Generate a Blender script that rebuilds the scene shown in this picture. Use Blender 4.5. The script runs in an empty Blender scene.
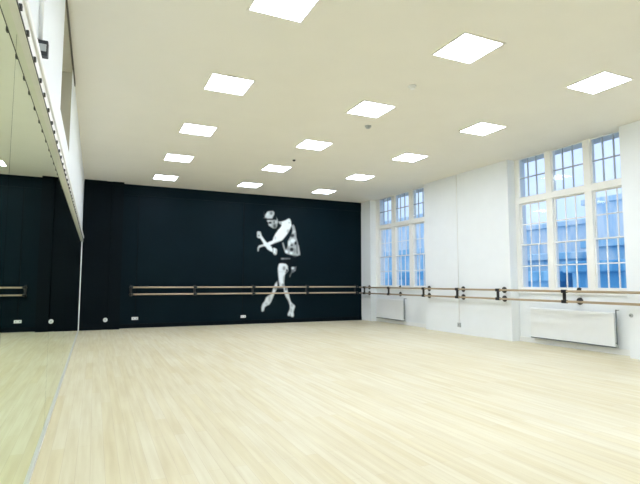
import bpy, bmesh, math, random
import numpy as np
from mathutils import Vector, Matrix
random.seed(7)
S = bpy.context.scene
C = S.collection
PI = math.pi
W, D, HC = 8.122, 13.662, 3.785          # room width, depth (camera to back wall), ceiling height
NEAR = -2.42                             # wall behind the camera

# ------------------------------------------------------------------ materials
def mat(name, col, rough=.5, spec=.5, metal=0., noise=0., nscale=8., bump=0., emit=None, estr=0.):
    m = bpy.data.materials.new(name); m.use_nodes = True
    nt = m.node_tree; b = nt.nodes['Principled BSDF']
    b.inputs['Base Color'].default_value = (*col, 1); b.inputs['Roughness'].default_value = rough
    b.inputs['Specular IOR Level'].default_value = spec; b.inputs['Metallic'].default_value = metal
    if noise or bump:
        tc = nt.nodes.new('ShaderNodeTexCoord')
        n = nt.nodes.new('ShaderNodeTexNoise'); n.inputs['Scale'].default_value = nscale; n.inputs['Detail'].default_value = 4
        nt.links.new(tc.outputs['Object'], n.inputs['Vector'])
        if noise:
            r = nt.nodes.new('ShaderNodeValToRGB')
            r.color_ramp.elements[0].position = .3; r.color_ramp.elements[1].position = .7
            r.color_ramp.elements[0].color = (*[c*(1-noise) for c in col], 1)
            r.color_ramp.elements[1].color = (*[min(1, c*(1+noise)) for c in col], 1)
            nt.links.new(n.outputs['Fac'], r.inputs['Fac']); nt.links.new(r.outputs['Color'], b.inputs['Base Color'])
        if bump:
            bp = nt.nodes.new('ShaderNodeBump'); bp.inputs['Strength'].default_value = bump; bp.inputs['Distance'].default_value = .01
            nt.links.new(n.outputs['Fac'], bp.inputs['Height']); nt.links.new(bp.outputs['Normal'], b.inputs['Normal'])
    if emit:
        b.inputs['Emission Color'].default_value = (*emit, 1); b.inputs['Emission Strength'].default_value = estr
    return m

PANEL_STR = 24.5
SKY_STR = 1.35
M = {}
M['white_wall'] = mat('white_wall_paint', (.84, .875, .90), .55, .35, noise=.012, nscale=3, bump=.03)
M['ceiling'] = mat('ceiling_paint', (.82, .80, .735), .8, .2, noise=.012, nscale=2)
M['black_wall'] = mat('black_wall_paint', (.0026, .0100, .0145), .5, .06, noise=.10, nscale=1.2)
M['black_trim'] = mat('black_trim_paint', (.0030, .0065, .0090), .55, .06, noise=.1, nscale=2)
M['white_gloss'] = mat('white_gloss_paint', (.86, .87, .86), .35, .5, noise=.01, nscale=5)
M['cream_gloss'] = mat('cream_window_paint', (.88, .88, .845), .4, .5, noise=.015, nscale=5)
M['backlit_bar'] = mat('backlit_glazing_bar', (.40, .47, .56), .5, .4, noise=.03, nscale=6)  # top light bars: their backlit darkness is put into the colour
M['white_plastic'] = mat('white_plastic', (.82, .83, .82), .35, .5, noise=.01, nscale=20)
M['grey_plastic'] = mat('grey_plastic', (.42, .45, .46), .4, .5, noise=.03, nscale=20)
M['dark_grey'] = mat('dark_grey_fittings_and_shade', (.16, .18, .19), .45, .5, noise=.05, nscale=20)  # small fittings, and the shadow gaps around the radiators
M['black_metal'] = mat('black_metal', (.010, .010, .011), .35, .5, noise=.1, nscale=20)
M['black_plastic'] = mat('black_plastic', (.02, .024, .028), .45, .5, noise=.1, nscale=20)
M['aluminium'] = mat('pale_aluminium', (.74, .74, .70), .35, .5, metal=.3, noise=.02, nscale=15)
M['radiator'] = mat('radiator_enamel', (.84, .86, .87), .35, .5, noise=.01, nscale=5)
M['diffuser'] = mat('light_diffuser', (.9, .9, .9), .6, .3, emit=(.92, 1., 1.17), estr=PANEL_STR)
M['clip_grey'] = mat('clip_metal', (.05, .052, .045), .4, .5, noise=.05, nscale=20)
M['recess'] = mat('recess_shade_beige', (.44, .42, .33), .8, .2, noise=.03, nscale=3)  # darker beige carries the shade inside the recess
M['brown'] = mat('gap_shade_brown', (.11, .10, .075), .6, .3, noise=.05, nscale=5)  # dark tone of the shadow gap along the ceiling above the recess
M['brass_slot'] = mat('socket_slot', (.05, .05, .05), .5, .4, noise=.05, nscale=20)

def wood(name, axis, c0, c1):
    m = bpy.data.materials.new(name); m.use_nodes = True; nt = m.node_tree; b = nt.nodes['Principled BSDF']
    tc = nt.nodes.new('ShaderNodeTexCoord'); mp = nt.nodes.new('ShaderNodeMapping')
    sc = [60, 60, 60]; sc[axis] = 2.5; mp.inputs['Scale'].default_value = sc
    n = nt.nodes.new('ShaderNodeTexNoise'); n.inputs['Scale'].default_value = 1; n.inputs['Detail'].default_value = 5
    r = nt.nodes.new('ShaderNodeValToRGB'); r.color_ramp.elements[0].position = .3; r.color_ramp.elements[1].position = .7
    r.color_ramp.elements[0].color = (*c0, 1); r.color_ramp.elements[1].color = (*c1, 1)
    nt.links.new(tc.outputs['Object'], mp.inputs['Vector']); nt.links.new(mp.outputs['Vector'], n.inputs['Vector'])
    nt.links.new(n.outputs['Fac'], r.inputs['Fac']); nt.links.new(r.outputs['Color'], b.inputs['Base Color'])
    b.inputs['Roughness'].default_value = .35
    return m
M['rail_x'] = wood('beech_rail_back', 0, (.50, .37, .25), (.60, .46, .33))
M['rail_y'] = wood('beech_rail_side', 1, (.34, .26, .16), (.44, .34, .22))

def floor_mat():
    m = bpy.data.materials.new('pale_maple_floor'); m.use_nodes = True; nt = m.node_tree; b = nt.nodes['Principled BSDF']
    L = nt.links.new; N = nt.nodes.new
    tc = N('ShaderNodeTexCoord')
    mp = N('ShaderNodeMapping'); mp.inputs['Rotation'].default_value = (0, 0, PI/2)
    L(tc.outputs['Object'], mp.inputs['Vector'])
    br = N('ShaderNodeTexBrick'); br.offset = .37; br.offset_frequency = 2
    br.inputs['Color1'].default_value = (.77, .725, .56, 1); br.inputs['Color2'].default_value = (.725, .655, .44, 1)
    br.inputs['Mortar'].default_value = (.64, .56, .41, 1)
    br.inputs['Scale'].default_value = 1; br.inputs['Mortar Size'].default_value = .0012
    br.inputs['Brick Width'].default_value = 1.35; br.inputs['Row Height'].default_value = .085; br.inputs['Bias'].default_value = -.25
    L(mp.outputs['Vector'], br.inputs['Vector'])
    m2 = N('ShaderNodeMapping'); m2.inputs['Scale'].default_value = (22, 1.1, 1)
    L(tc.outputs['Object'], m2.inputs['Vector'])
    n = N('ShaderNodeTexNoise'); n.inputs['Scale'].default_value = 1; n.inputs['Detail'].default_value = 5
    L(m2.outputs['Vector'], n.inputs['Vector'])
    n2 = N('ShaderNodeTexNoise'); n2.inputs['Scale'].default_value = .55; n2.inputs['Detail'].default_value = 3
    L(tc.outputs['Object'], n2.inputs['Vector'])
    r = N('ShaderNodeValToRGB'); r.color_ramp.elements[0].position = .32; r.color_ramp.elements[1].position = .68
    r.color_ramp.elements[0].color = (.84, .79, .70, 1); r.color_ramp.elements[1].color = (1, 1, 1, 1)
    L(n.outputs['Fac'], r.inputs['Fac'])
    r2 = N('ShaderNodeValToRGB'); r2.color_ramp.elements[0].position = .35; r2.color_ramp.elements[1].position = .65
    r2.color_ramp.elements[0].color = (.93, .91, .86, 1); r2.color_ramp.elements[1].color = (1, 1, 1, 1)
    L(n2.outputs['Fac'], r2.inputs['Fac'])
    x1 = N('ShaderNodeMixRGB'); x1.blend_type = 'MULTIPLY'; x1.inputs['Fac'].default_value = .75
    L(br.outputs['Color'], x1.inputs['Color1']); L(r.outputs['Color'], x1.inputs['Color2'])
    x2 = N('ShaderNodeMixRGB'); x2.blend_type = 'MULTIPLY'; x2.inputs['Fac'].default_value = 1
    L(x1.outputs['Color'], x2.inputs['Color1']); L(r2.outputs['Color'], x2.inputs['Color2'])
    L(x2.outputs['Color'], b.inputs['Base Color'])
    b.inputs['Roughness'].default_value = .42; b.inputs['Specular IOR Level'].default_value = .35
    return m
M['floor'] = floor_mat()

def mirror_mat():
    m = bpy.data.materials.new('mirror_glass'); m.use_nodes = True; nt = m.node_tree
    b = nt.nodes['Principled BSDF']; b.inputs['Base Color'].default_value = (.90, .955, .86, 1)
    b.inputs['Metallic'].default_value = 1; b.inputs['Roughness'].default_value = 0.
    b.inputs['Specular Tint'].default_value = (.92, .97, .88, 1)
    return m
M['mirror'] = mirror_mat()

def glass_mat():
    m = bpy.data.materials.new('window_glass'); m.use_nodes = True; nt = m.node_tree; nt.nodes.clear()
    N = nt.nodes.new; o = N('ShaderNodeOutputMaterial'); t = N('ShaderNodeBsdfTransparent'); g = N('ShaderNodeBsdfGlossy')
    t.inputs['Color'].default_value = (.90, .95, 1, 1); g.inputs['Roughness'].default_value = .02
    f = N('ShaderNodeFresnel'); 
    ge = N('ShaderNodeNewGeometry'); mr = N('ShaderNodeMapRange'); mr.inputs['To Min'].default_value = 1.25; mr.inputs['To Max'].default_value = 1/1.25
    nt.links.new(ge.outputs['Backfacing'], mr.inputs['Value']); nt.links.new(mr.outputs['Result'], f.inputs['IOR'])
    x = N('ShaderNodeMixShader'); nt.links.new(f.outputs['Fac'], x.inputs['Fac'])
    nt.links.new(t.outputs[0], x.inputs[1]); nt.links.new(g.outputs[0], x.inputs[2]); nt.links.new(x.outputs[0], o.inputs['Surface'])
    return m
M['glass'] = glass_mat()

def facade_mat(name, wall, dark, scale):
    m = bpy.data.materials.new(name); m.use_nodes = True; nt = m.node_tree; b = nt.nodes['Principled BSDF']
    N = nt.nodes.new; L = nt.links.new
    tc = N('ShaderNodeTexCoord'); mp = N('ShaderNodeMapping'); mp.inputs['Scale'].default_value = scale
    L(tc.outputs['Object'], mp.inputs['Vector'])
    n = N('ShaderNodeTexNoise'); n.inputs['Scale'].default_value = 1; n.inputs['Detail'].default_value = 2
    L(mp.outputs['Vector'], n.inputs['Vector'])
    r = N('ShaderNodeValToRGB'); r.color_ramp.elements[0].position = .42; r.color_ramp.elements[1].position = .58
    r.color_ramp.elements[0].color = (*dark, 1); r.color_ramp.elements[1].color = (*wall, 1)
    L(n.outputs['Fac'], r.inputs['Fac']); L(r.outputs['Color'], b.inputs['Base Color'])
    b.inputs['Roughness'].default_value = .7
    return m

# ------------------------------------------------------------------ mesh helpers
class MB:
    """collects shapes into one mesh"""
    def __init__(s): s.bm = bmesh.new()
    def box(s, x0, x1, y0, y1, z0, z1, bev=0., seg=2):
        t = bmesh.new(); bmesh.ops.create_cube(t, size=1)
        for v in t.verts:
            v.co = Vector(((x0+x1)/2 + v.co.x*(x1-x0), (y0+y1)/2 + v.co.y*(y1-y0), (z0+z1)/2 + v.co.z*(z1-z0)))
        if bev: bmesh.ops.bevel(t, geom=t.edges[:], offset=bev, segments=seg, affect='EDGES', profile=.5)
        s._add(t); return s
    def cyl(s, p, q, r0, r1=None, seg=20, bev=0.):
        r1 = r0 if r1 is None else r1
        p, q = Vector(p), Vector(q); d = q-p
        t = bmesh.new(); bmesh.ops.create_cone(t, cap_ends=True, segments=seg, radius1=r0, radius2=r1, depth=d.length)
        if bev:
            bmesh.ops.bevel(t, geom=[e for e in t.edges if len(e.link_faces) == 2 and e.calc_face_angle() > 1], offset=bev, segments=2, affect='EDGES')
        rot = d.to_track_quat('Z', 'Y').to_matrix().to_4x4(); rot.translation = (p+q)/2
        bmesh.ops.transform(t, matrix=rot, verts=t.verts)
        for f in t.faces: f.smooth = len(f.verts) == 4
        s._add(t); return s
    def lathe(s, c, axis, prof, seg=24):
        """prof: list of (r, h) along axis"""
        t = bmesh.new(); rings = []
        for r, h in prof:
            rings.append([t.verts.new((max(r, 1e-4)*math.cos(2*PI*k/seg), max(r, 1e-4)*math.sin(2*PI*k/seg), h)) for k in range(seg)])
        for a, b in zip(rings, rings[1:]):
            for k in range(seg):
                f = t.faces.new((a[k], a[(k+1) % seg], b[(k+1) % seg], b[k])); f.smooth = True
        t.faces.new(rings[0][::-1]); t.faces.new(rings[-1])
        rot = Vector(axis).to_track_quat('Z', 'Y').to_matrix().to_4x4(); rot.translation = Vector(c)
        bmesh.ops.transform(t, matrix=rot, verts=t.verts); s._add(t); return s
    def _add(s, t):
        bmesh.ops.recalc_face_normals(t, faces=t.faces)
        me = bpy.data.meshes.new('tmp'); t.to_mesh(me); t.free(); s.bm.from_mesh(me); bpy.data.meshes.remove(me)
    def build(s, name, m, parent=None, loc=(0, 0, 0)):
        me = bpy.data.meshes.new(name); s.bm.to_mesh(me); s.bm.free()
        me.materials.append(M[m] if isinstance(m, str) else m)
        o = bpy.data.objects.new(name, me); C.objects.link(o); o.location = loc
        if parent: o.parent = parent
        return o

def tag(o, label=None, cat=None, group=None, kind=None):
    if label: o['label'] = label
    if cat: o['category'] = cat
    if group: o['group'] = group
    if kind: o['kind'] = kind
    return o
def empty(name, loc): 
    o = bpy.data.objects.new(name, None); C.objects.link(o); o.location = loc; o.empty_display_size = .1
    return o
def struct(name, mb, m, label, cat='wall'):
    return tag(mb.build(name, m), label, cat, kind='structure')
def copy_tree(o, parent=None):
    c = o.copy(); C.objects.link(c)
    if parent: c.parent = parent
    for ch in list(o.children): copy_tree(ch, c)
    return c

# ------------------------------------------------------------------ the room
struct('floor', MB().box(-.4, W+.6, NEAR-.2, D+.2, -.12, 0), 'floor', 'pale maple plank floor of the dance studio', 'floor')
struct('ceiling', MB().box(-.4, W+.6, NEAR-.2, D+.2, HC, HC+.15), 'ceiling', 'flat cream ceiling over the whole studio', 'ceiling')

# left wall, with a tall recess high above the mirror
RY0, RY1, RZ0 = 4.75, 6.35, 2.72
lw = MB()
lw.box(-.35, -.008, NEAR, D, 0, RZ0)
lw.box(-.35, -.008, NEAR, RY0, RZ0, HC); lw.box(-.35, -.008, RY1, D, RZ0, HC)
lw.box(-.35, -.26, RY0, RY1, RZ0, HC)
struct('wall_left', lw, 'white_wall', 'white wall rising above the long mirror, with a recess under the ceiling')
struct('trim_6', MB().box(-.012, .003, RY0+.05, RY1+.55, HC-.05, HC, .002, 1), 'brown', 'thin brown strip drawn for the shadow gap where the mirror wall meets the ceiling, above the recess', 'trim')
struct('trim_7', MB().box(-.26, -.010, RY1-.02, RY1, RZ0, HC-.1), 'recess', 'side lining of the recess in the mirror wall, coloured beige for its shade', 'trim')
struct('trim_1', MB().box(-.26, -.010, RY0, RY1, HC-.10, HC), 'recess', 'lintel closing the top of the recess in the mirror wall, coloured beige for its shade', 'trim')

struct('wall_back', MB().box(-.35, W+.5, D, D+.2, 0, HC), 'black_wall', 'black painted end wall behind the dancer mural')
COLY = D-.22
tc = MB().box(0.002, .93, COLY+.03, D, 0, HC).box(.002, .52, COLY, COLY+.03, 0, HC).box(.66, .93, COLY, COLY+.03, 0, HC)
struct('trim_2', tc, 'black_trim', 'black boxed column in the corner between mirror and end wall', 'column')
# shallow upright joints in the black wall lining
struct('trim_3', MB().box(1.31, 1.335, D-.012, D, 0, 3.5), 'black_trim', 'upright black joint strip beside the corner column', 'trim')
struct('trim_4', MB().box(4.19, 4.215, D-.012, D, 0, 3.5), 'black_trim', 'upright black joint strip left of the dancer mural', 'trim')
struct('trim_5', MB().box(.93, W, D-.012, D, 3.5, HC), 'black_wall', 'black header board along the top of the end wall', 'trim')
struct('baseboard_back', MB().box(.93, W, D-.018, D, 0, .11, .004), 'black_trim', 'black skirting board at the foot of the end wall', 'skirting')

REC = .22
B1 = (5.05, 7.46); B2 = (10.32, 13.08)
for a, b, l in ((NEAR, B1[0], 'white wall at the right edge of the view, this side of the windows'), (B1[1], B2[0], 'broad white pier between the two windows'),
                (B2[1], D, 'narrow white pier in the corner beside the black wall')):
    struct('wall_right', MB().box(W, W+.5, a, b, 0, HC), 'white_wall', l)
for a, b, l in ((*B1, 'white wall panel below the nearer window'), (*B2, 'white wall panel below the farther window')):
    struct('wall_right', MB().box(W+REC, W+.5, a, b, 0, .99), 'white_wall', l)
for k, (a, b) in enumerate((B1, B2)):
    struct('baseboard_right' if k == 0 else 'baseboard_right_far', MB().box(W+REC-.02, W+REC, a, b, 0, .1, .004), 'white_gloss',
           'white skirting board at the foot of the %s window bay' % ('nearer' if k == 0 else 'farther'), 'skirting')
struct('wall_near', MB().box(-.35, W+.5, NEAR-.2, NEAR, 0, HC), 'white_wall', 'white wall behind the viewer')

# ------------------------------------------------------------------ windows
def window(name, bay, cols, label):
    X = W+REC
    root = empty(name, (X, (bay[0]+bay[1])/2, .99)); tag(root, label, 'window', kind='structure')
    ox, oy, oz = root.location
    def part(nm, m, parent=root, *boxes):
        mb = MB()
        for (x0, x1, y0, y1, z0, z1) in boxes:
            mb.box(x0-ox, x1-ox, y0-oy, y1-oy, z0-oz, z1-oz, .004, 1)
        return mb.build(nm, m, parent)
    ZB, ZT0, ZT1, ZH = 1.085, 2.835, 2.95, HC
    fx0, fx1 = X-.022, X+.10
    part('window_frame', 'cream_gloss', root, (fx0, fx1, bay[0], cols[-1][0], .99, HC), (fx0, fx1, cols[0][1], bay[1], .99, HC),
         (fx0, fx1, cols[-1][0], cols[0][1], .99, ZB))
    part('transom', 'cream_gloss', root, (fx0-.02, fx1, cols[-1][0], cols[0][1], ZT0, ZT1))
    for c0, c1 in zip(cols, cols[1:]):
        part('mullion', 'cream_gloss', root, (fx0-.01, fx1, c1[1], c0[0], ZB, ZT0), (fx0-.01, fx1, c1[1], c0[0], ZT1, ZH))
    part('window_sill', 'white_gloss', root, (X-.05, X, bay[0]+.005, bay[1]-.005, .985, 1.022))
    for (y0, y1) in cols:
        for nm, z0, z1, off, bm_, bar in (('lower_sash', ZB, 1.985, -.012, 'white_gloss', .022), ('upper_sash', 1.955, ZT0, .024, 'white_gloss', .022), ('top_light', ZT1, ZH, -.008, 'backlit_bar', .026)):
            x0 = X+off; x1 = x0+.033; st = .022 if nm == 'top_light' else .026
            bx = [(x0, x1, y0, y0+st, z0, z1), (x0, x1, y1-st, y1, z0, z1), (x0, x1, y0+st, y1-st, z0, z0+st), (x0, x1, y0+st, y1-st, z1-st, z1)]
            s = part(nm, 'white_gloss', root, *bx)
            bars = []
            for k in (1, 2):
                yy = y0+st+(y1-y0-2*st)*k/3
                bars.append((x0+.004, x1-.004, yy-bar/2, yy+bar/2, z0+st, z1-st))
            zz = (z0+z1)/2
            bars.append((x0+.004, x1-.004, y0+st, y1-st, zz-bar/2, zz+bar/2))
            part('glazing_bar', bm_, s, *bars)
            part('glass', 'glass', s, (x0+.013, x0+.019, y0+st, y1-st, z0+st, z1-st))
    return root
window('window_1', B1, ((6.69, 7.36), (5.86, 6.545), (5.08, 5.72)), 'nearer tall sash window, three lights wide, in the white wall')
window('window_2', B2, ((12.17, 12.87), (11.28, 11.98), (10.43, 11.10)), 'farther tall sash window, close to the black wall')

# ------------------------------------------------------------------ mirror wall
MZ = 2.21
names = ['the black column', None]
seams = [-2.33, -.05, 2.23, 4.51, 6.79, 9.07, 11.35, 13.43]
order = ['seventh', 'sixth', 'fifth', 'fourth', 'third', 'second', 'first']
for k, (a, b) in enumerate(zip(seams, seams[1:])):
    g = MB().box(-.008, 0, a+.003, b-.003, .026, MZ).build('wall_mirror', 'mirror')
    tag(g, 'tall mirror panel on the left wall, %s counted from the black column' % order[k], 'mirror', 'mirror panels along the left wall')
t = empty('mirror_top_rail', (0, 0, MZ)); tag(t, 'pale metal rail with dark clips along the top of the mirrors', 'rail')
MB().box(-.008, .030, -2.33, 13.43, 0, .075, .003, 1).build('track', 'aluminium', t)
MB().box(.028, .0325, -2.33, 13.43, .001, .007).build('groove', 'clip_grey', t)
MB().box(-.008, .042, -2.33, 13.43, .075, .115, .004, 1).build('lip', 'white_gloss', t)
y = 1.3; k = 0
while y < 13.3:
    MB().box(.028, .041, y, y+.022, .001, .022, .002, 1).build('clip', 'clip_grey', t)
    y += .26 if k % 3 else .21
    k += 1
MB().box(-.008, .014, -2.33, 13.43, 0, .026, .003, 1).build('mirror_foot_rail', 'aluminium')
tag(bpy.data.objects['mirror_foot_rail'], 'thin pale metal strip on the floor holding the mirrors', 'rail')
tag(MB().box(-.008, .012, 13.405, 13.43, .026, MZ, .003, 1).build('mirror_end_strip', 'white_gloss'), 'slim upright white strip closing the mirrors at the black column', 'trim')

t = empty('control_box', (-.008, 2.92, 2.42)); MB().box(0, .006, -.004, .054, -.004, .089, .001, 1).build('mounting_plate', 'black_plastic', t); tag(t, 'small black box on the white wall just above the mirror rail', 'box')
MB().box(0, .055, 0, .05, 0, .085, .004).build('box_body', 'black_plastic', t)
MB().box(.008, .047, -.003, .0, .022, .062, .001, 1).build('face_plate', 'grey_plastic', t)
tag(MB().cyl((0, 0, 0), (0, 0, HC-2.507), .011, bev=0).build('wall_conduit', 'white_plastic', None, (.006, 2.945, 2.507)), 'white pipe running up the wall from the small black box', 'pipe')

# ------------------------------------------------------------------ ceiling lights
LX = (1.825, 3.986, 6.169); LY = [4.019+2.088*k for k in range(-2, 5)]  # two nearest rows are unseen, added along the grid to light the room
def make_light():
    t = empty('ceiling_light', (0, 0, HC))
    f = MB()
    for a in ((-.285, .285, -.285, -.258), (-.285, .285, .258, .285), (-.285, -.258, -.258, .258), (.258, .285, -.258, .258)):
        f.box(*a, -.008, 0, .002, 1)
    f.build('light_frame', 'ceiling', t)
    MB().box(-.258, .258, -.258, .258, -.006, -.001).build('diffuser', 'diffuser', t)
    return t
L0 = make_light()
ordn = ('seventh', 'sixth', 'fifth', 'fourth', 'third', 'second', 'first')
first = True
for i, x in enumerate(LX):
    for j, yy in enumerate(LY):
        o = L0 if first else copy_tree(L0)
        first = False
        o.location = (x, yy, HC)
        tag(o, ('ceiling light nearest the mirror, in the %s row from the black wall', 'middle ceiling light in the %s row from the black wall',
                'ceiling light nearest the windows, in the %s row from the black wall')[i] % ordn[j], 'ceiling light', 'square light panels in the ceiling')

# detectors
def detector(x, yy, r, m, label):
    t = empty('smoke_detector', (x, yy, HC)); tag(t, label, 'smoke detector')
    MB().lathe((0, 0, 0), (0, 0, -1), [(r, 0), (r, r*.25), (r*.85, r*.35)]).build('base', m, t)
    MB().lathe((0, 0, 0), (0, 0, -1), [(r*.7, r*.35), (r*.7, r*.55), (r*.55, r*.8), (r*.1, r*.85)]).build('sensor_head', m, t)
detector(4.03, 5.12, .055, 'white_plastic', 'white round smoke detector on the ceiling between two large lights')
detector(4.343, 6.79, .055, 'grey_plastic', 'grey detector just behind a middle ceiling light')
detector(4.067, 9.40, .035, 'black_plastic', 'tiny dark detector on the ceiling farthest from the viewer')

# ------------------------------------------------------------------ barres
RU, RL = 1.060, .878
def rail(axis, half, z, off, m, parent):
    if axis == 'x': p, q = (-half, off, z), (half, off, z)
    else: p, q = (off, -half, z), (off, half, z)
    return MB().cyl(p, q, .021, seg=16, bev=.004).build('rail', m, parent)
JX = (1.14, 2.785, 4.445, 6.135, 7.93)
lab = ('double wooden barre on the black wall, beside the corner column', 'double wooden barre on the black wall, second from the corner column',
       'double wooden barre crossing the legs of the painted dancer', 'double wooden barre on the black wall, ending at the white wall')
for k, (a, b) in enumerate(zip(JX, JX[1:])):
    t = empty('ballet_barre', ((a+b)/2, D, 0)); tag(t, lab[k], 'barre', 'barres on the black wall')
    h = (b-a)/2-.004
    rail('x', h, RU, -.12, 'rail_x', t); rail('x', h, RL, -.12, 'rail_x', t)
    for e in ([-1] if k < 3 else [-1, 1]):
        cx = e*((b-a)/2-.05)
        m = MB().box(cx-.03, cx+.03, -.02, 0, .82, 1.12, .004)
        for z in (RU, RL):
            m.box(cx-.014, cx+.014, -.12, -.02, z-.030, z-.012, .003, 1)
            m.cyl((cx-.045, -.12, z), (cx+.045, -.12, z), .030, seg=16)
        m.build('bracket', 'black_metal', t)
    
RU2, RL2 = 1.047, .866
OFF = -.19
def wall_x(y):
    return REC if any(a < y < b for a, b in (B1, B2)) else 0.
y0b, y1b = 3.1, 13.46
cb = (y0b+y1b)/2
t = empty('ballet_barre', (W, cb, 0)); tag(t, 'long double wooden barre running along the white wall under both windows', 'barre')
rail('y', (y1b-y0b)/2, RU2, OFF, 'rail_y', t); rail('y', (y1b-y0b)/2, RL2, OFF, 'rail_y', t)
for yb in (3.55, 6.055, 7.63, 8.88, 10.15, 11.77, 13.14):
    wx = wall_x(yb); dy = yb-cb
    m = MB()
    m.box(OFF-.014, OFF+.014, dy-.028, dy+.028, RL2, RU2, .004)
    for z in (RU2, RL2):
        m.box(OFF-.030, OFF+.030, dy-.050, dy+.050, z-.032, z+.030, .008)
    b = m.build('bracket', 'black_metal', t)
    for z in (RU2, RL2):
        f = MB().lathe((wx, dy, z), (-1, 0, 0), [(.062, 0), (.066, .004), (.066, .014), (.054, .022), (.018, .028)])
        f.cyl((OFF+.02, dy, z), (wx-.01, dy, z), .011, seg=12)
        f.build('wall_plate', 'black_metal', b)

# ------------------------------------------------------------------ radiators
def radiator(y0, y1, label):
    X = W+REC
    t = empty('radiator', (X, (y0+y1)/2, 0)); tag(t, label, 'radiator')
    h = (y1-y0)/2; z0, z1 = .135, .70
    m = MB().box(-.115, -.095, -h, h, z0, z1, .006)
    for k in range(3):
        pass
    m.build('front_panel', 'radiator', t)
    MB().box(-.06, -.04, -h+.02, h-.02, z0+.02, z1-.02, .006).build('rear_panel', 'radiator', t)
    g = MB()
    n = int((y1-y0)/.045)
    for k in range(n):
        yy = -h+.02+k*(2*h-.04)/(n-1)
        g.box(-.096, -.055, yy-.006, yy+.006, z1-.025, z1-.006)
    g.box(-.095, -.04, -h+.01, h-.01, z1-.006, z1, .001, 1).build('top_grille', 'radiator', t)
    MB().box(-.098, -.04, h-.012, h, z0+.01, z1-.006, .002, 1).build('side_panel', 'radiator', t)
    for s in (-.6, .6):
        MB().box(-.045, -.0012, s*h-.02, s*h+.02, .3, .55, .003, 1).build('wall_bracket', 'grey_plastic', t)
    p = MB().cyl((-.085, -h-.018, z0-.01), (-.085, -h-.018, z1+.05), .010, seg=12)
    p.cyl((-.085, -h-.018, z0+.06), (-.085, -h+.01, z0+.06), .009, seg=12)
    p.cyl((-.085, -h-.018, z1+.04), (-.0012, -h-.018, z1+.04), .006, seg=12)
    p.build('pipe', 'dark_grey', t)  # dark upright standing in for the shaded gap at the near end
    MB().lathe((-.085, -h-.018, z0-.012), (0, 0, 1), [(.012, 0), (.016, .006), (.016, .035), (.011, .045)]).build('valve', 'grey_plastic', t)
    MB().box(-.122, -.04, -h, h, z0-.018, z0-.002, .002, 1).build('bottom_gap_shade', 'dark_grey', t)  # dark strip standing in for the shadow below the radiator
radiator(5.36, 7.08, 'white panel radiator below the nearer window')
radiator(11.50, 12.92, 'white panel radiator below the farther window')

# ------------------------------------------------------------------ sockets and small fittings
def socket_back(x, y, z, w, h, label, round_=False):
    t = empty('wall_socket', (x, y, z)); tag(t, label, 'wall socket')
    if round_:
        MB().lathe((0, 0, 0), (0, -1, 0), [(w/2, 0), (w/2, .012), (w/2-.012, .02)]).build('cover_plate', 'white_plastic', t)
    else:
        MB().box(-w/2, w/2, -.022, 0, -h/2, h/2, .005).build('cover_plate', 'white_plastic', t)
    for q in ((-.25, .25) if w > .12 and not round_ else (0,)):
        MB().box(q*w-.012, q*w+.012, -.026, -.018, -.012, .012, .002, 1).build('socket_button', 'grey_plastic', t)
socket_back(.60, COLY+.03, .245, .11, .11, 'round white wall socket low on the black corner column', True)
socket_back(1.31, D-.012, .25, .16, .075, 'white double socket on the black wall, right of the column')
socket_back(4.22, D-.012, .22, .15, .075, 'white double socket low on the black wall, near the painted dancer')

t = empty('wall_socket', (W, 9.04, .21)); tag(t, 'grey socket low on the white pier between the windows', 'wall socket')
MB().box(-.03, 0, -.05, .05, -.05, .05, .005).build('cover_plate', 'grey_plastic', t)
MB().box(-.033, -.029, -.012, .012, -.012, .012, .001, 1).build('switch', 'dark_grey', t)
tag(MB().cyl((0, 0, 0), (0, 0, HC-.26), .009, seg=10).build('wall_conduit', 'white_plastic', None, (W-.009, 9.04, .26)), 'thin white pipe down the white pier to the grey socket', 'pipe')
t = empty('wall_switch', (W, 5.0, .68)); tag(t, 'small grey switch on the near pier, right of the radiator', 'switch')
MB().lathe((0, 0, 0), (-1, 0, 0), [(.032, 0), (.032, .012), (.026, .02)]).build('switch_plate', 'grey_plastic', t)
MB().lathe((0, 0, 0), (-1, 0, 0), [(.012, .018), (.012, .03), (.008, .034)]).build('knob', 'dark_grey', t)

# ------------------------------------------------------------------ the dancer painted on the black wall
K = 4                                                  # cells per unit of the drawing
X0, Y0, GW, GH = 250., 205., 54, 116
cv = np.zeros((GH*K, GW*K)); al = np.zeros_like(cv)
gx = X0+(np.arange(GW*K)+.5)/K; gy = Y0+(np.arange(GH*K)+.5)/K
GX, GY = np.meshgrid(gx, gy)
def blur(a, s):
    if s <= 0: return a
    r = max(1, int(3*s*K)); k = np.exp(-.5*(np.arange(-r, r+1)/(s*K))**2); k /= k.sum()
    a = np.apply_along_axis(lambda v: np.convolve(v, k, 'same'), 0, a)
    return np.apply_along_axis(lambda v: np.convolve(v, k, 'same'), 1, a)
def polymask(pts):
    inside = np.zeros(GX.shape, bool); n = len(pts)
    for i in range(n):
        (x1, y1), (x2, y2) = pts[i], pts[(i+1) % n]
        if y1 == y2: continue
        c = ((y1 > GY) != (y2 > GY)) & (GX < (x2-x1)*(GY-y1)/(y2-y1)+x1)
        inside ^= c
    return inside.astype(float)
def strokemask(pts):
    m = np.zeros(GX.shape)
    for (x1, y1, r1), (x2, y2, r2) in zip(pts, pts[1:]):
        dx, dy = x2-x1, y2-y1; t = np.clip(((GX-x1)*dx+(GY-y1)*dy)/(dx*dx+dy*dy+1e-9), 0, 1)
        d = np.hypot(GX-x1-t*dx, GY-y1-t*dy); m = np.maximum(m, (d < r1+(r2-r1)*t).astype(float))
    return m
def put(m, tone, b, body=True, op=1.):
    global cv, al
    m = blur(m, b)*op; cv = cv*(1-m)+tone*m
    if body: al = np.maximum(al, m)
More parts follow.
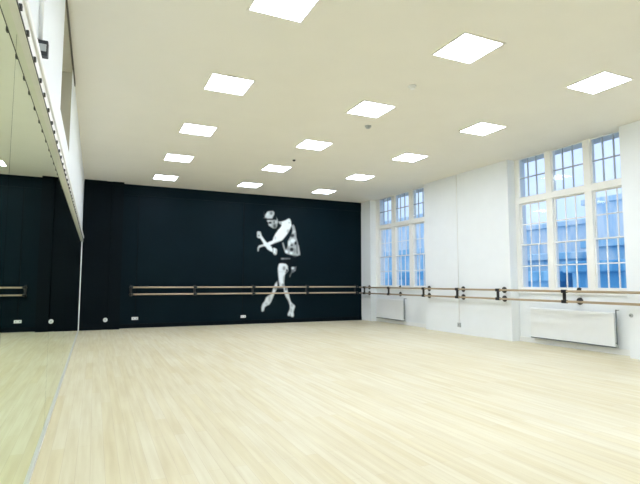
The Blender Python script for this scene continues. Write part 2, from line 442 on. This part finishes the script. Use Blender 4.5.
def P(pts, tone, b=.35, body=True, op=1.): put(polymask(pts), tone, b, body, op)
def T(pts, tone, b=.35, body=True, op=1.): put(strokemask(pts), tone, b, body, op)
def E(x, y, rx, ry, tone, b=.4, body=False, op=1.): put((((GX-x)/rx)**2+((GY-y)/ry)**2 < 1).astype(float), tone, b, body, op)
# torso seen from the side
P([(288.5, 238.5), (291.5, 232), (291, 226), (292.6, 224.3), (294.6, 226.8), (295.8, 231), (296.5, 238), (297.8, 242), (299, 249), (300.6, 256), (297, 257), (292, 256.4),
   (287, 255.2), (284.2, 253.8), (282, 248), (280.9, 243), (282.9, 242), (284.4, 246.8), (285.5, 250), (286.6, 246.5), (286.8, 241.5)], .68, .35)
E(293.3, 226.6, 1.3, 2.6, .66); E(293.3, 232.3, 1.9, 1.3, .80); E(291.6, 236, 2.3, 1.6, .22, .5); E(295, 235, 1., 2.5, .62)
E(292.3, 241.3, 2.6, 2.2, .92); E(288.6, 243.8, 1.6, 2.8, .90); E(291.2, 245.7, 1.3, 1., .30, .4); E(295.2, 243.9, 1., 1.9, .08, .4)
T([(293, 246.5, .8), (297, 245.5, .6)], .62, .4); E(291.2, 250, 1.9, 1.7, .12, .5); E(294.2, 251, 1., 2.4, .55); E(290.7, 253.6, 1.7, 1.3, .92)
E(285.7, 252.3, 1.7, 1.6, .90); E(287.4, 249.2, .9, 1.4, .50); T([(298.2, 246, .7), (299.4, 254.5, .9)], .72, .5)
T([(296.4, 241, .3), (296.8, 254, .4)], .25, .4, False); T([(284.6, 243.5, .5), (285.2, 249.5, .3)], .10, .4, False)
# waistband and dark shorts
P([(278, 258), (296.5, 257), (297.5, 262), (290, 267), (288, 265.5), (278, 264.2)], .035, .4)
P([(280, 258.1), (286.5, 258), (290, 258.4), (290, 260), (280, 260.4)], .42, .35); E(282, 259.2, 1.4, .8, .58)
E(294.5, 257, 2.6, .8, .30)
# far knee
P([(290.2, 267.4), (293, 266.8), (296.7, 266.8), (296.2, 269.5), (295.3, 271.6), (293.6, 273.3), (291.5, 274), (289.9, 278), (288.3, 278.6), (288.6, 275.6), (290.2, 272.5)], .42, .4)
E(292.2, 268.6, 1.7, 1.4, .88); E(294.5, 271, 1.2, .8, .60); E(289.5, 276.8, .9, 1., .50); E(296.4, 266.6, .6, .8, .45)
# far leg crossing behind, foot pointed down left
P([(277, 280.4), (277.4, 287), (275.8, 291), (274, 294.8), (272.6, 298.4), (271, 302.2), (269.2, 305.2), (266.3, 306.4), (264.6, 307.6), (263.6, 311.6), (262, 312.4), (260.5, 311.8), (260.4, 308),
   (261.4, 304), (263.8, 301), (265, 297.4), (268, 295.2), (270.6, 293.6), (272, 288.6), (274.2, 283.6)], .86, .35)
T([(277, 282, .25), (277.4, 288, .3)], .05, .3, False); E(274.6, 288.6, 1.1, 1.6, .58); E(268.8, 299.2, 1.1, 3, .74); E(265.8, 304, 1.2, 1.2, .74); T([(265.7, 297.2, .4), (271, 294, .4)], .62, .4, False)
# near thigh
P([(278, 264), (281.5, 263.6), (285.2, 264.2), (287.6, 266.4), (288.2, 271.4), (286.4, 273.6), (284.7, 275.2), (284.2, 279), (283.9, 284.5), (284.8, 287), (282.6, 288.6), (278.6, 287.4), (277.9, 282.5), (277, 275), (276.6, 269.2), (277.2, 266)], .92, .35)
E(283.4, 268.8, 1.3, 2.1, .55, .5); E(286.3, 270.9, .9, 1.3, .12); E(285.9, 273, 1.4, 1.2, .42, .5); E(283.3, 280, .8, 4, .66, .5); E(282.6, 285.6, 1.7, 1.6, .55, .5); E(279.2, 284.8, .9, 2, .8)
T([(277.4, 272.2, .25), (284, 272.2, .25)], .8, .4, False); T([(285.8, 266.4, .5), (286.8, 270, .4)], .85, .4)
# knees and near shin
E(279.2, 288.7, 3.6, 1.2, .42, .5, True); E(279.3, 291.2, 1.7, 1.5, .03, .4); 
P([(282.4, 286.8), (287, 287.6), (287.6, 292), (288.8, 294), (289.4, 297.2), (290.6, 301.4), (292, 303.2), (294.6, 305.2), (295.3, 306.6), (294.4, 309.2), (293.5, 312), (294, 315.6), (293.6, 317.2), (291.8, 317.8), (289.6, 316.6),
   (287, 316.6), (286.5, 314.6), (287.3, 312.4), (288.8, 309.2), (288.6, 305), (287, 301), (284.6, 297.2), (283, 293)], .88, .35)
E(285.2, 289.4, .8, 1.6, .40, .4); T([(286.6, 299, .4), (288.6, 303, .5)], .62, .4, False); E(291.4, 305.5, .9, 1.8, .68, .5); E(290.6, 310.5, .8, 2.2, .70, .5); T([(289.4, 314, .3), (290.2, 317, .3)], .45, .3, False)
# head
P([(264.8, 214.2), (266.2, 211.6), (269, 210.4), (272.4, 210.6), (274, 212.4), (274, 214.8), (272.6, 217.4), (272, 219.2), (266, 219.4), (264, 218), (264, 216)], .84, .35)
E(269.2, 209.9, 3.2, 1., .10, .5); E(270.6, 213.4, 1.3, 1.7, .50, .4); E(273.1, 212.8, .7, 1.4, .86, .3); E(266.8, 214.4, 1.2, 1.6, .92, .4)
T([(263.4, 211.4, .45), (263.5, 216, .5)], .38, .3); T([(262.8, 218, .6), (266, 218.6, .6)], .50, .3)
P([(266, 219.6), (272.6, 219.6), (276.2, 220), (277.2, 223), (276.8, 226.6), (275.4, 229), (272.6, 229.4), (270.8, 228.2), (268.2, 226.6), (267, 224.6), (267.4, 223), (266, 221.8)], .66, .35)
T([(265, 219.5, .45), (272.6, 219.4, .5)], .10, .3, False); E(267.8, 221.4, 1.6, .9, .80, .35); E(269.4, 223.1, 1.5, .8, .04, .3); E(269.3, 225.4, 1.5, 1.2, .80, .35); E(271.2, 227.3, .9, 1., .72, .3)
E(273.6, 222.3, .8, 1.4, .38, .3); E(275.2, 222.4, .9, 1.5, .78, .3); E(274, 226.4, 1.5, 2.1, .30, .5); E(275.8, 225.3, .7, 1.6, .62, .35)
T([(275.6, 217.2, .5), (276.6, 220, .8), (277, 223.6, .5)], .74, .3); E(274.2, 217.6, 1., 1.4, .03, .4)
P([(277.3, 223), (281, 224), (281, 227), (278, 230), (275, 230.4), (276.8, 227)], .06, .5)
# arms: the near upper arm and forearm with its drooping hand
P([(277.6, 221.6), (280.6, 221.4), (283.8, 220.5), (286.2, 219.2), (288.4, 218), (290, 219.2), (291, 222), (291.2, 225), (290.2, 229), (288.4, 232.4), (286.8, 235), (284.2, 238.4), (281.8, 241.2), (278.4, 242.6), (275, 243.8), (270.4, 245.6), (266.6, 247),
   (265.4, 244), (268, 242), (271.6, 240.6), (272.4, 237.6), (274.4, 233.6), (277, 230.4), (279.8, 227.4), (280.8, 225.2), (278.6, 224)], .97, .35)
E(279.8, 223.4, 1.6, .8, .62, .4); E(288.6, 223, .7, .8, .72, .3); E(287.4, 231.4, 1.4, 1.8, .74, .6); E(274.6, 238.4, 1., 2., .80, .5); T([(273, 243.6, .4), (279, 241.2, .4)], .78, .5, False)
T([(266.5, 245.2, 1.7), (262.4, 246, 1.45), (259.2, 246.8, 1.5), (258, 248.6, 1.3), (257.7, 251.4, 1.0)], .84, .3)
T([(259, 249, .5), (258.9, 251.6, .4)], .30, .3); E(263.2, 246.9, .9, .5, .6)
# far forearm and fist
T([(260.2, 236.8, 1.7), (262.6, 240.6, 1.85), (265, 244.2, 2.1), (268.4, 248.2, 2.7), (271, 250, 2.6), (274.2, 251, 2.7), (274.4, 253.8, 2.2)], .92, .3)
E(272, 248, .7, .9, .18, .3); T([(272.4, 249.6, .35), (272.2, 252.6, .3)], .45, .3, False); E(275.4, 252, .9, 2, .78); E(273.6, 254.8, 1.2, .7, .60, .4)
P([(256.2, 232), (257.4, 231.2), (260.4, 231.6), (261.2, 234), (261.6, 237.4), (260.6, 239), (257.6, 239), (256.2, 237.6)], .84, .3)
E(258.5, 236, 1.1, .9, .46, .3); T([(257.2, 233.6, .25), (260.2, 233.6, .25)], .60, .25, False); T([(257.2, 235, .2), (260, 234.8, .2)], .66, .25, False); E(260.5, 235.6, .5, 1.6, .90, .3)

inner = np.clip((blur((al > .4).astype(float), 1.0)-.45)/.5, 0, 1)      # printed figure: soft darker contour, as in the photo print
cv = blur(cv, .34)*(.62+.38*inner)
def to_wall(px, py):                                   # drawing units -> metres on the wall
    u, v = (px-250)/54, (py-205)/115
    a = (4.382+(6.104-4.382)*u, 3.459+(3.578-3.459)*u); b = (4.429+(6.121-4.429)*u, .112+(.060-.112)*u)
    return a[0]+(b[0]-a[0])*v, a[1]+(b[1]-a[1])*v
def mural():
    keep = al > .22
    me = bpy.data.meshes.new('dancer_mural'); idx = {}; verts = []; faces = []; tones = []
    pad = np.pad(cv, 1, 'edge')
    vt = (pad[:-1, :-1]+pad[1:, :-1]+pad[:-1, 1:]+pad[1:, 1:])/4
    ox, oz = to_wall(277, 262)
    def V(i, j):
        if (i, j) not in idx:
            x, z = to_wall(X0+j/K, Y0+i/K); idx[(i, j)] = len(verts); verts.append((x-ox, 0, z-oz)); tones.append(vt[i, j])
        return idx[(i, j)]
    for i in range(GH*K):
        for j in range(GW*K):
            if keep[i, j]: faces.append((V(i, j), V(i+1, j), V(i+1, j+1), V(i, j+1)))
    me.from_pydata(verts, [], faces); me.update()
    ca = me.color_attributes.new('print', 'FLOAT_COLOR', 'POINT')
    for k, t in enumerate(tones):
        l = min(1, 1.08*max(t, 0)**2.15)
        ca.data[k].color = (min(.93, .90*l+.002), min(.96, .97*l+.007), min(1, l+.0105), 1)
    m = bpy.data.materials.new('printed_dancer'); m.use_nodes = True; nt = m.node_tree
    a = nt.nodes.new('ShaderNodeVertexColor'); a.layer_name = 'print'
    nt.links.new(a.outputs['Color'], nt.nodes['Principled BSDF'].inputs['Base Color'])
    nt.nodes['Principled BSDF'].inputs['Roughness'].default_value = .55
    nt.nodes['Principled BSDF'].inputs['Specular IOR Level'].default_value = .08
    me.materials.append(m)
    o = bpy.data.objects.new('dancer_mural', me); C.objects.link(o); o.location = (ox, D-.004, oz)
    s = o.modifiers.new('thickness', 'SOLIDIFY'); s.thickness = .003; s.offset = -1
    tag(o, 'large black and white mural of a crouching male dancer on the black wall', 'mural')
mural()

# ------------------------------------------------------------------ outside the windows
def block(x0, x1, y0, y1, z0, z1, m, label):
    t = empty('building', ((x0+x1)/2, (y0+y1)/2, z0)); tag(t, label, 'building')
    hx, hy, h = (x1-x0)/2, (y1-y0)/2, z1-z0
    MB().box(-hx, hx, -hy, hy, 0, h-.5).build('facade', m, t)
    MB().box(-hx-.3, hx+.3, -hy-.3, hy+.3, h-.5, h, .05, 1).build('parapet', m, t)
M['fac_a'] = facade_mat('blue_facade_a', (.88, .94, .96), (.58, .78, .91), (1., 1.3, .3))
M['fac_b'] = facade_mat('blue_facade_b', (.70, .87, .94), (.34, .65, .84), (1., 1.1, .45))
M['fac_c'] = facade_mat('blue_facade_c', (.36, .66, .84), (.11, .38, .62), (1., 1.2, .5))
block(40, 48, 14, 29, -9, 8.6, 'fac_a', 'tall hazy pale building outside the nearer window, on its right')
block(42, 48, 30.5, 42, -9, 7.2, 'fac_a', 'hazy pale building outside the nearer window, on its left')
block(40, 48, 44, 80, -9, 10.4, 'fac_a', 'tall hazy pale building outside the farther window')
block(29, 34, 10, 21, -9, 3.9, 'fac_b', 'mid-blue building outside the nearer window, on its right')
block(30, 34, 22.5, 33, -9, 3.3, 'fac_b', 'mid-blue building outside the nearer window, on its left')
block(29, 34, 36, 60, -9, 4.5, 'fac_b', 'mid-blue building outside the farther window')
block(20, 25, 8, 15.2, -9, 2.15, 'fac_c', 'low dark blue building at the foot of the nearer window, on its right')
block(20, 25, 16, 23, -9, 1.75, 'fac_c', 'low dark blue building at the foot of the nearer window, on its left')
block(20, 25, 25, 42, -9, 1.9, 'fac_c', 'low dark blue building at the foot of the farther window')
tag(MB().box(W+1.5, 150, -60, 160, -9.2, -9).build('street', mat('street_tarmac', (.20, .24, .30), .8, .3, noise=.1, nscale=.5)), 'street level below the windows', 'street', kind='structure')

w = bpy.data.worlds.new('dusk_sky'); S.world = w; w.use_nodes = True; nt = w.node_tree
tc = nt.nodes.new('ShaderNodeTexCoord'); sp = nt.nodes.new('ShaderNodeSeparateXYZ'); nt.links.new(tc.outputs['Generated'], sp.inputs[0])
r = nt.nodes.new('ShaderNodeValToRGB')
e = r.color_ramp.elements; e[0].position = 0; e[0].color = (.38, .58, .87, 1); e[1].position = .30; e[1].color = (.74, .82, 1.0, 1)
x = e.new(.10); x.color = (.60, .755, .96, 1)
nt.links.new(sp.outputs['Z'], r.inputs['Fac'])
n = nt.nodes.new('ShaderNodeTexNoise'); n.inputs['Scale'].default_value = 14; n.inputs['Detail'].default_value = 4
nt.links.new(tc.outputs['Generated'], n.inputs['Vector'])
mx = nt.nodes.new('ShaderNodeMixRGB'); mx.blend_type = 'MIX'; nt.links.new(r.outputs['Color'], mx.inputs['Color1']); mx.inputs['Color2'].default_value = (.86, .89, .98, 1)
rr = nt.nodes.new('ShaderNodeMapRange'); rr.inputs['From Min'].default_value = .4; rr.inputs['From Max'].default_value = .75; rr.inputs['To Max'].default_value = .6
nt.links.new(n.outputs['Fac'], rr.inputs['Value']); nt.links.new(rr.outputs['Result'], mx.inputs['Fac'])
nt.links.new(mx.outputs['Color'], nt.nodes['Background'].inputs['Color']); nt.nodes['Background'].inputs['Strength'].default_value = SKY_STR

# ------------------------------------------------------------------ camera
f = Vector((.41887193, .90426298, .08279357)); rt = Vector((.90732045, -.42043664, .00162106)); up = Vector((-.03627532, -.07444128, .9965654))
cam = bpy.data.cameras.new('camera'); co = bpy.data.objects.new('camera', cam); C.objects.link(co); S.camera = co
cam.sensor_fit = 'HORIZONTAL'; cam.sensor_width = 36; cam.lens = 484.6753/640*36; cam.clip_start = .02; cam.clip_end = 500
mw = Matrix((rt, up, -f)).transposed().to_4x4(); mw.translation = (.3225, 0, 1.2); co.matrix_world = mw

S.view_settings.view_transform = 'Standard'; S.view_settings.look = 'None'; S.view_settings.gamma = 1
S.view_settings.use_curve_mapping = False; S.view_settings.exposure = 0
S.cycles.use_denoising = True
S.cycles.max_bounces = 12; S.cycles.diffuse_bounces = 8; S.cycles.sample_clamp_indirect = 10
